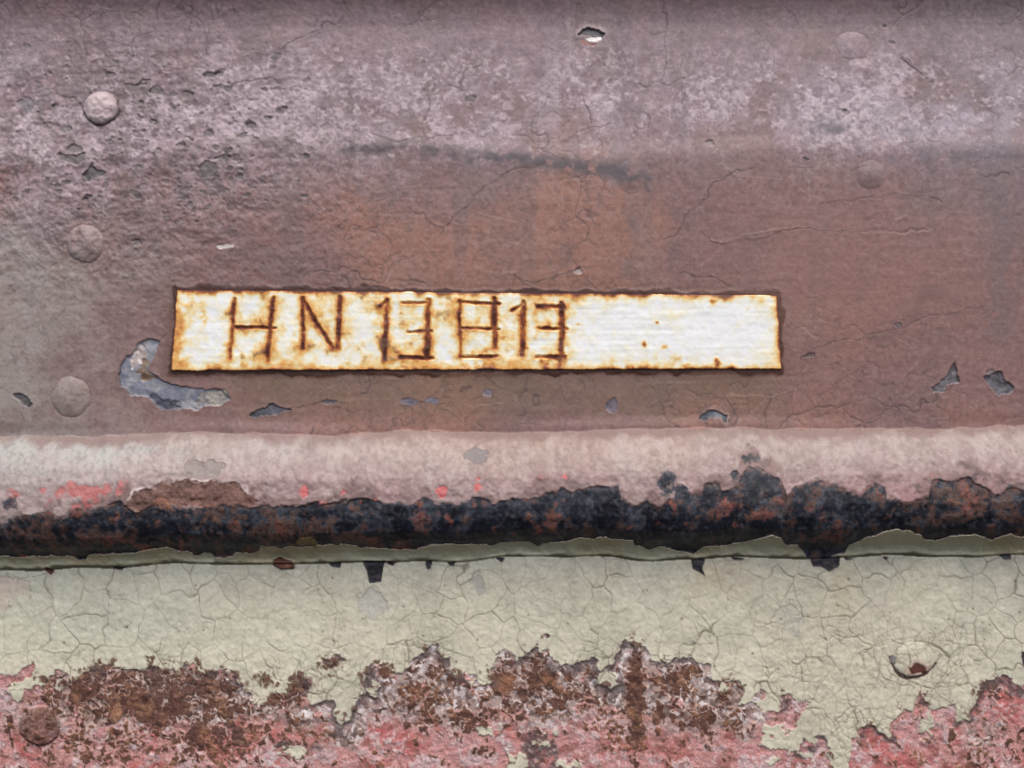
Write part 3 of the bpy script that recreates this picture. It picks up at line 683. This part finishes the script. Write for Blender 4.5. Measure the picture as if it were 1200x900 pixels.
# chips under the moulding
DK = ((44, 42, 48), (62, 58, 64))
for pp, c1, c2, lab in [([(426, 657), (451, 657), (449, 664), (447, 681), (433, 684), (431, 670)], *DK, 'black square edged chip under the moulding'),
                   ([(499, 657), (506, 657), (505, 666), (501, 667)], *DK, None), ([(524, 658), (534, 657), (532, 663), (527, 663)], *DK, None),
                   ([(52, 666), (58, 663), (64, 669), (61, 673)], (104, 48, 42), (80, 50, 46), None),
                   ([(809, 655), (825, 655), (823, 666), (826, 675), (818, 670), (811, 667)], *DK, 'small black chip with a pointed tail under the moulding'),
                   ([(948, 654), (983, 653), (981, 663), (970, 669), (962, 664), (952, 663)], *DK, 'black drip shaped chip hanging below the moulding'),
                   ([(1170, 650), (1183, 650), (1182, 655), (1174, 656)], (92, 90, 96), (76, 74, 80), None),
                   ([(857, 653), (872, 653), (870, 656), (860, 656)], *DK, None), ([(988, 653), (999, 653), (997, 657), (990, 656)], *DK, None),
                   ([(1032, 652), (1039, 652), (1037, 656)], *DK, None), ([(582, 654), (590, 654), (588, 658)], *DK, None), ([(455, 659), (463, 659), (461, 662)], *DK, None),
                   ([(135, 664), (146, 664), (144, 667)], *DK, None), ([(386, 660), (399, 660), (399, 665), (390, 663)], *DK, None),
                   ([(1196, 764), (1204, 762), (1204, 782), (1197, 780)], *DK, None)]:
    chip(pp, 3, c1, c2, 'pitch', 2.0, 'bare_patch', lab, 0.5)
# rust crumb clinging under the moulding
chip([(320, 661), (322, 654), (330, 650), (334, 654), (344, 657), (346, 665), (330, 667)], 2, (96, 62, 52), (120, 84, 70), 'rust', -3.0, 'rust_crumb', jit=0.6)
sl, d = C.poly_sdf([(352, 633), (358, 627), (370, 625), (377, 632), (374, 640), (368, 634), (358, 637)], 10)
C.mix(sstep(1, -1, d + 0.5 * g6[sl]), (110, 96, 62), sl); C.h[sl] += 2.0 * sstep(1.5, -2, d)

# ======================= rivet heads (paint runs over them)
def rivet(cx, cy, R, height, parent, colr, amt, mat, label, ring=0.5, flat=0.6, ringc=(80, 68, 68), squash=1.0):
    sl = C.window(cx - 2 * R, cy - 2 * R, cx + 2 * R, cy + 2 * R)
    r = np.hypot(X[sl] - cx, (Y[sl] - cy) / squash) / R + 0.03 * f12[sl] + 0.03 * f30[sl] + 0.02 * f6[sl]
    dome = np.clip(1 - r ** 2, 0, 1) ** flat
    C.h[sl] += height * dome * (1 + 0.10 * f12[sl] + 0.06 * f6[sl]) - 0.8 * ring * np.exp(-((r - 1.03) / 0.05) ** 2)
    C.mix(amt * sstep(1.02, 0.9, r) * (0.75 + 0.25 * np.clip(f12[sl], -1, 1)), colr, sl)
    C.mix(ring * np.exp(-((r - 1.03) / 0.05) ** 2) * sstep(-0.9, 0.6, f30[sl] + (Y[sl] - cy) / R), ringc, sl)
    i = new_part('rivet', parent, mat, label); C.id[sl] = np.where(r < 1.0, i, C.id[sl])
rivet(116, 125, 20.5, 8.5, 1, (190, 172, 172), 0.8, 'brown', 'pale pinkish rivet head, highest on the left', 0.8, 0.45)
rivet(100, 286, 21, 4.6, 1, (150, 138, 138), 0.45, 'brown', 'grey painted rivet head left of the plate', 0.5, 0.7)
rivet(83, 465, 22, 4.2, 1, (150, 143, 136), 0.45, 'brown', 'flat rivet head low on the left', 0.4, 0.8)
rivet(1003, 49, 19.5, 1.3, 1, (150, 136, 144), 0.4, 'brown', 'chalky rivet head near the upper right', 0.3, 0.9, squash=0.85)
rivet(1020, 205, 17, 2.2, 1, (124, 110, 112), 0.35, 'brown', 'grey rivet head on the right', 0.15, 1.1)
rivet(836, 491, 16.5, 1.8, 1, (124, 106, 100), 0.2, 'brown', 'flat rivet head under the plate with half moon chip', 0.1, 1.2)
rivet(742, 205, 20, 1.3, 1, (108, 98, 100), 0.25, 'brown', 'worn flat rivet head above the plate', 0.05, 1.2)
rivet(48, 849, 22.5, 6.5, 3, (96, 70, 60), 0.92, 'rust', 'dark rusty rivet head in the lower left', 0.7, 0.4, (70, 48, 42))
rivet(1069, 772, 23, 3.4, 3, (204, 200, 178), 0.3, 'cream', 'cream painted rivet head with rusty worn spot', 0.15, 0.9, (170, 162, 144))
# worn spot and torn paint round the cream rivet
sl, d = C.poly_sdf([(1062, 782), (1069, 778), (1074, 775), (1080, 779), (1088, 782), (1082, 787), (1066, 788)], 10); d = d + 1.2 * g6[sl]
C.mix(0.95 * sstep(1.5, -1.5, d), (92, 52, 46), sl); C.mix(0.6 * np.exp(-((d - 2.5) / 2.0) ** 2), (190, 158, 146), sl); C.h[sl] -= 0.6 * sstep(1, -1, d)
sl, d = C.line_dist([(1042, 770), (1044, 777), (1048, 784), (1054, 791), (1063, 794), (1074, 793), (1085, 788), (1092, 782), (1095, 777)], 10); d = d + 0.5 * g6[sl]
C.mix(0.95 * sstep(2.6, 0.8, d), (66, 52, 46), sl); C.h[sl] -= 1.0 * sstep(2.6, 0.6, d)
sl, d = C.poly_sdf([(1041, 768), (1049, 769), (1050, 777), (1046, 780), (1042, 776)], 8)
C.mix(0.85 * sstep(1, -1, d + g6[sl]), (120, 116, 114), sl)

# ------------------------------------------------------------------ build meshes
coll = scene.collection
def grid_mesh(name, X, Y, H, col, rough, face_sel):
    """mesh of the selected quads of a grid; face_sel is (rows-1, cols-1) bool"""
    Hn, Wn = X.shape
    r, c = np.nonzero(face_sel)
    a = r * Wn + c
    quads = np.stack([a, a + Wn, a + Wn + 1, a + 1], 1)
    used, inv = np.unique(quads.ravel(), return_inverse=True)
    co = np.empty((len(used), 3), np.float32)
    co[:, 0] = (X.ravel()[used] - 600) * S; co[:, 1] = -H.ravel()[used] * S; co[:, 2] = (450 - Y.ravel()[used]) * S
    me = bpy.data.meshes.new(name)
    nq = len(quads)
    me.vertices.add(len(used)); me.vertices.foreach_set('co', co.ravel())
    me.loops.add(nq * 4); me.loops.foreach_set('vertex_index', inv.astype(np.int32).ravel())
    me.polygons.add(nq)
    me.polygons.foreach_set('loop_start', np.arange(0, nq * 4, 4, dtype=np.int32))
    me.polygons.foreach_set('use_smooth', np.ones(nq, bool))
    me.update(calc_edges=True)
    rgba = np.ones((len(used), 4), np.float32); rgba[:, :3] = lin(col.reshape(-1, 3)[used])
    at = me.attributes.new('pigment', 'FLOAT_COLOR', 'POINT'); at.data.foreach_set('color', rgba.ravel())
    at = me.attributes.new('gloss', 'FLOAT', 'POINT'); at.data.foreach_set('value', np.clip(rough.ravel()[used], 0.1, 1).astype(np.float32))
    return me

def add_object(name, me, mat, parent, label=None, kind=None):
    me.materials.append(mat)
    o = bpy.data.objects.new(name, me); coll.objects.link(o)
    if parent is not None: o.parent = parent
    if label: o['label'] = label
    if kind: o['kind'] = kind
    return o

side = bpy.data.objects.new('riveted_steel_side', None)
coll.objects.link(side)
side['label'] = 'weathered riveted steel side painted brown above and cream below a rounded moulding'
side['category'] = 'metal wall'
fid = C.id[:-1, :-1]
made = {0: side}
for i in sorted(parts):
    p = parts[i]
    sel = fid == i
    if not sel.any(): continue
    me = grid_mesh(p['name'], X, Y, C.h, C.col, C.rough, sel)
    made[i] = add_object(p['name'], me, MAT[p['mat']], made[p['parent']], p.get('label'), p.get('kind'))

# ------------------------------------------------------------------ number plate with cut characters
P = Canvas(np.arange(194, 924, 0.9), np.arange(332, 442, 0.9))
px, py = P.X, P.Y
n2, n5, n10, n25 = P.fbm(2.6, 501, 2), P.fbm(5, 502, 3), P.fbm(11, 503, 4), P.fbm(28, 504, 4)
brush = P.fbm(2.2, 505, 2, 0.6, ax=13)
_, dq = P.poly_sdf(PLATE, 30)
dq = dq + 0.22 * n10 + 0.15 * n5
chars = [('letter', 'letter H cut into the plate', [((275, 350), (269.5, 420), 1.6), ((320.5, 350), (313.5, 423), 1.9), ((276, 383.6), (323, 384.4), 1.4)]),
         ('letter', 'letter N cut into the plate', [((355, 350), (356, 408), 1.6), ((355, 351), (390, 408), 1.7), ((399, 349), (396, 408), 2.1)]),
         ('numeral', 'first numeral 1 on the plate', [((446, 360), (454, 351.5), 1.2), ((453.6, 352.5), (451.4, 421), 2.0)]),
         ('numeral', 'first numeral 3 on the plate', [((470, 355.3), (502, 354.7), 1.4), ((501.3, 351.4), (501.3, 419), 2.3), ((477.4, 389), (506, 387.8), 1.3), ((470, 419), (506.5, 419.7), 1.6)]),
         ('numeral', 'numeral 8 on the plate', [((538.7, 353.6), (538.7, 418.6), 1.3), ((538.7, 354.2), (585.5, 355.8), 1.4), ((539, 385), (584.5, 385.7), 1.4), ((538, 418.6), (582.5, 417.5), 1.4), ((579.5, 350.3), (580, 407.8), 2.2)]),
         ('numeral', 'second numeral 1 on the plate', [((600, 364.4), (612.5, 356), 1.5), ((612.8, 354.7), (611.8, 416), 2.4)]),
         ('numeral', 'last numeral 3 on the plate', [((630, 359), (660.5, 360), 1.8), ((658.4, 356.8), (657.3, 417.5), 2.3), ((631.3, 385), (663.8, 385.7), 1.5), ((628, 418.6), (661.6, 418.2), 1.9)])]
rust = np.zeros_like(px); groove = np.full_like(px, 99.0)
pid = np.ones(px.shape, np.int32)
for ci, (nm, lab, strokes) in enumerate(chars):
    for (a, b, w) in strokes:
        ex, ey = b[0] - a[0], b[1] - a[1]
        ux, uy = px + 0.5 * n10 - a[0], py + 0.4 * n5 - a[1]
        t = np.clip((ux * ex + uy * ey) / (ex * ex + ey * ey), 0, 1)
        dd = np.hypot(ux - ex * t, uy - ey * t)
        vert = 1.0 if abs(ey) > abs(ex) else 0.65
        rust = np.maximum(rust, 1.0 * np.exp(-(dd / (w * (2.05 + 0.3 * n10 + 0.15 * n5))) ** 2) * (0.84 + 0.10 * np.clip(n10, -1, 1)))
        rust = np.maximum(rust, (0.70 + 0.08 * n5) * vert * np.exp(-np.clip(dd - w, 0, 99) / 4.2))
        rust = np.maximum(rust, (0.29 + 0.04 * n10 + 0.03 * n5) * np.exp(-(dd / 15.0) ** 1.6))
        g_ = dd - w
        pid = np.where(g_ < 0.0, 10 + ci, pid)
        groove = np.minimum(groove, g_)
edge = -dq
rust = np.maximum(rust, 1.25 * np.exp(-np.clip(edge, 0, 99) / (3.0 + 0.8 * n10)))
ew = 6.0 + 3 * n25 + 5 * sstep(680, 660, px) * sstep(380, 434, py)
rust = np.maximum(rust, (0.62 + 0.08 * n10) * np.exp(-np.clip(edge, 0, 99) / np.clip(ew, 4.5, 20)))
stain = 0.15 * sstep(700, 640, px) + 0.10 * sstep(330, 230, px)
rust = rust + stain * sstep(-1.6, 1.6, 0.7 * n25 + 0.6 * n10 + 0.4 * n5) * 0.8 * sstep(0.5, 0.25, rust)
for (cx, cy, r, a) in [(242, 371, 14, .38), (755, 403, 5, .55), (779, 407, 4, .45), (840, 425, 9, .55), (770, 378, 2.5, .4), (678, 380, 3, .4), (715, 350, 8, .3), (835, 352, 10, .28), (875, 362, 3, .4), (795, 430, 20, .35),
                       (235, 395, 10, .25), (300, 410, 18, .25), (690, 346, 6, .4), (300, 372, 16, .22), (560, 426, 24, .45), (645, 427, 24, .5), (480, 427, 24, .4), (737, 430, 12, .4), (590, 398, 12, .3)]:
    rust = np.maximum(rust, a * np.exp(-((px - cx) / r) ** 2 - ((py - cy) / (r * .7)) ** 2) * (1 + 0.35 * n5) )
rust += 0.025 * n5 + 0.025 * n10 + 0.02 * n2
ramp_x = [0.0, 0.16, 0.30, 0.46, 0.64, 0.82, 1.0]
ramp_c = np.float32([(234, 236, 236), (234, 230, 208), (232, 206, 148), (217, 157, 82), (158, 92, 54), (108, 60, 46), (72, 40, 34)])
for kk in range(3):
    P.col[..., kk] = np.interp(rust, ramp_x, ramp_c[:, kk])
P.mix(0.06 * sstep(0.3, 1.8, brush) * sstep(0.5, 0.2, rust), (206, 206, 198)); P.mix(0.14 * sstep(0.5, 1.8, -brush), (244, 243, 238))
P.mix(0.4 * sstep(2.2, 2.8, n5 + 0.6 * n10) * sstep(700, 600, px), (130, 116, 92))
P.rough[:] = 0.5 + 0.3 * sstep(0.3, 0.8, rust)
base_plate = float(np.median(C.h[C.window(560, 380, 640, 400)]))
P.h[:] = base_plate + 2.1 + 0.05 * brush + 0.08 * n5 + 0.25 * n25 + 0.35 * sstep(0.35, 0.7, rust) * n5
P.h -= 1.3 * sstep(1.2, -1.6, groove)
P.h += 0.3 * np.exp(-((groove - 1.8) / 1.0) ** 2)
P.h -= 7.0 * sstep(-2.2, 0.5, dq) ** 2
inside = (dq < 0.4)
fsel = inside[:-1, :-1] & inside[1:, 1:] & inside[1:, :-1] & inside[:-1, 1:]
pf = pid[:-1, :-1]
plate = add_object('number_plate', grid_mesh('number_plate', px, py, P.h, P.col, P.rough, fsel & (pf == 1)), MAT['white'], None,
                   'long white painted plate reading HN 13813 in rusted cut characters')
plate['category'] = 'number plate'
for ci, (nm, lab, strokes) in enumerate(chars):
    add_object(nm, grid_mesh(nm, px, py, P.h, P.col, P.rough, fsel & (pf == 10 + ci)), MAT['groove'], plate, lab)
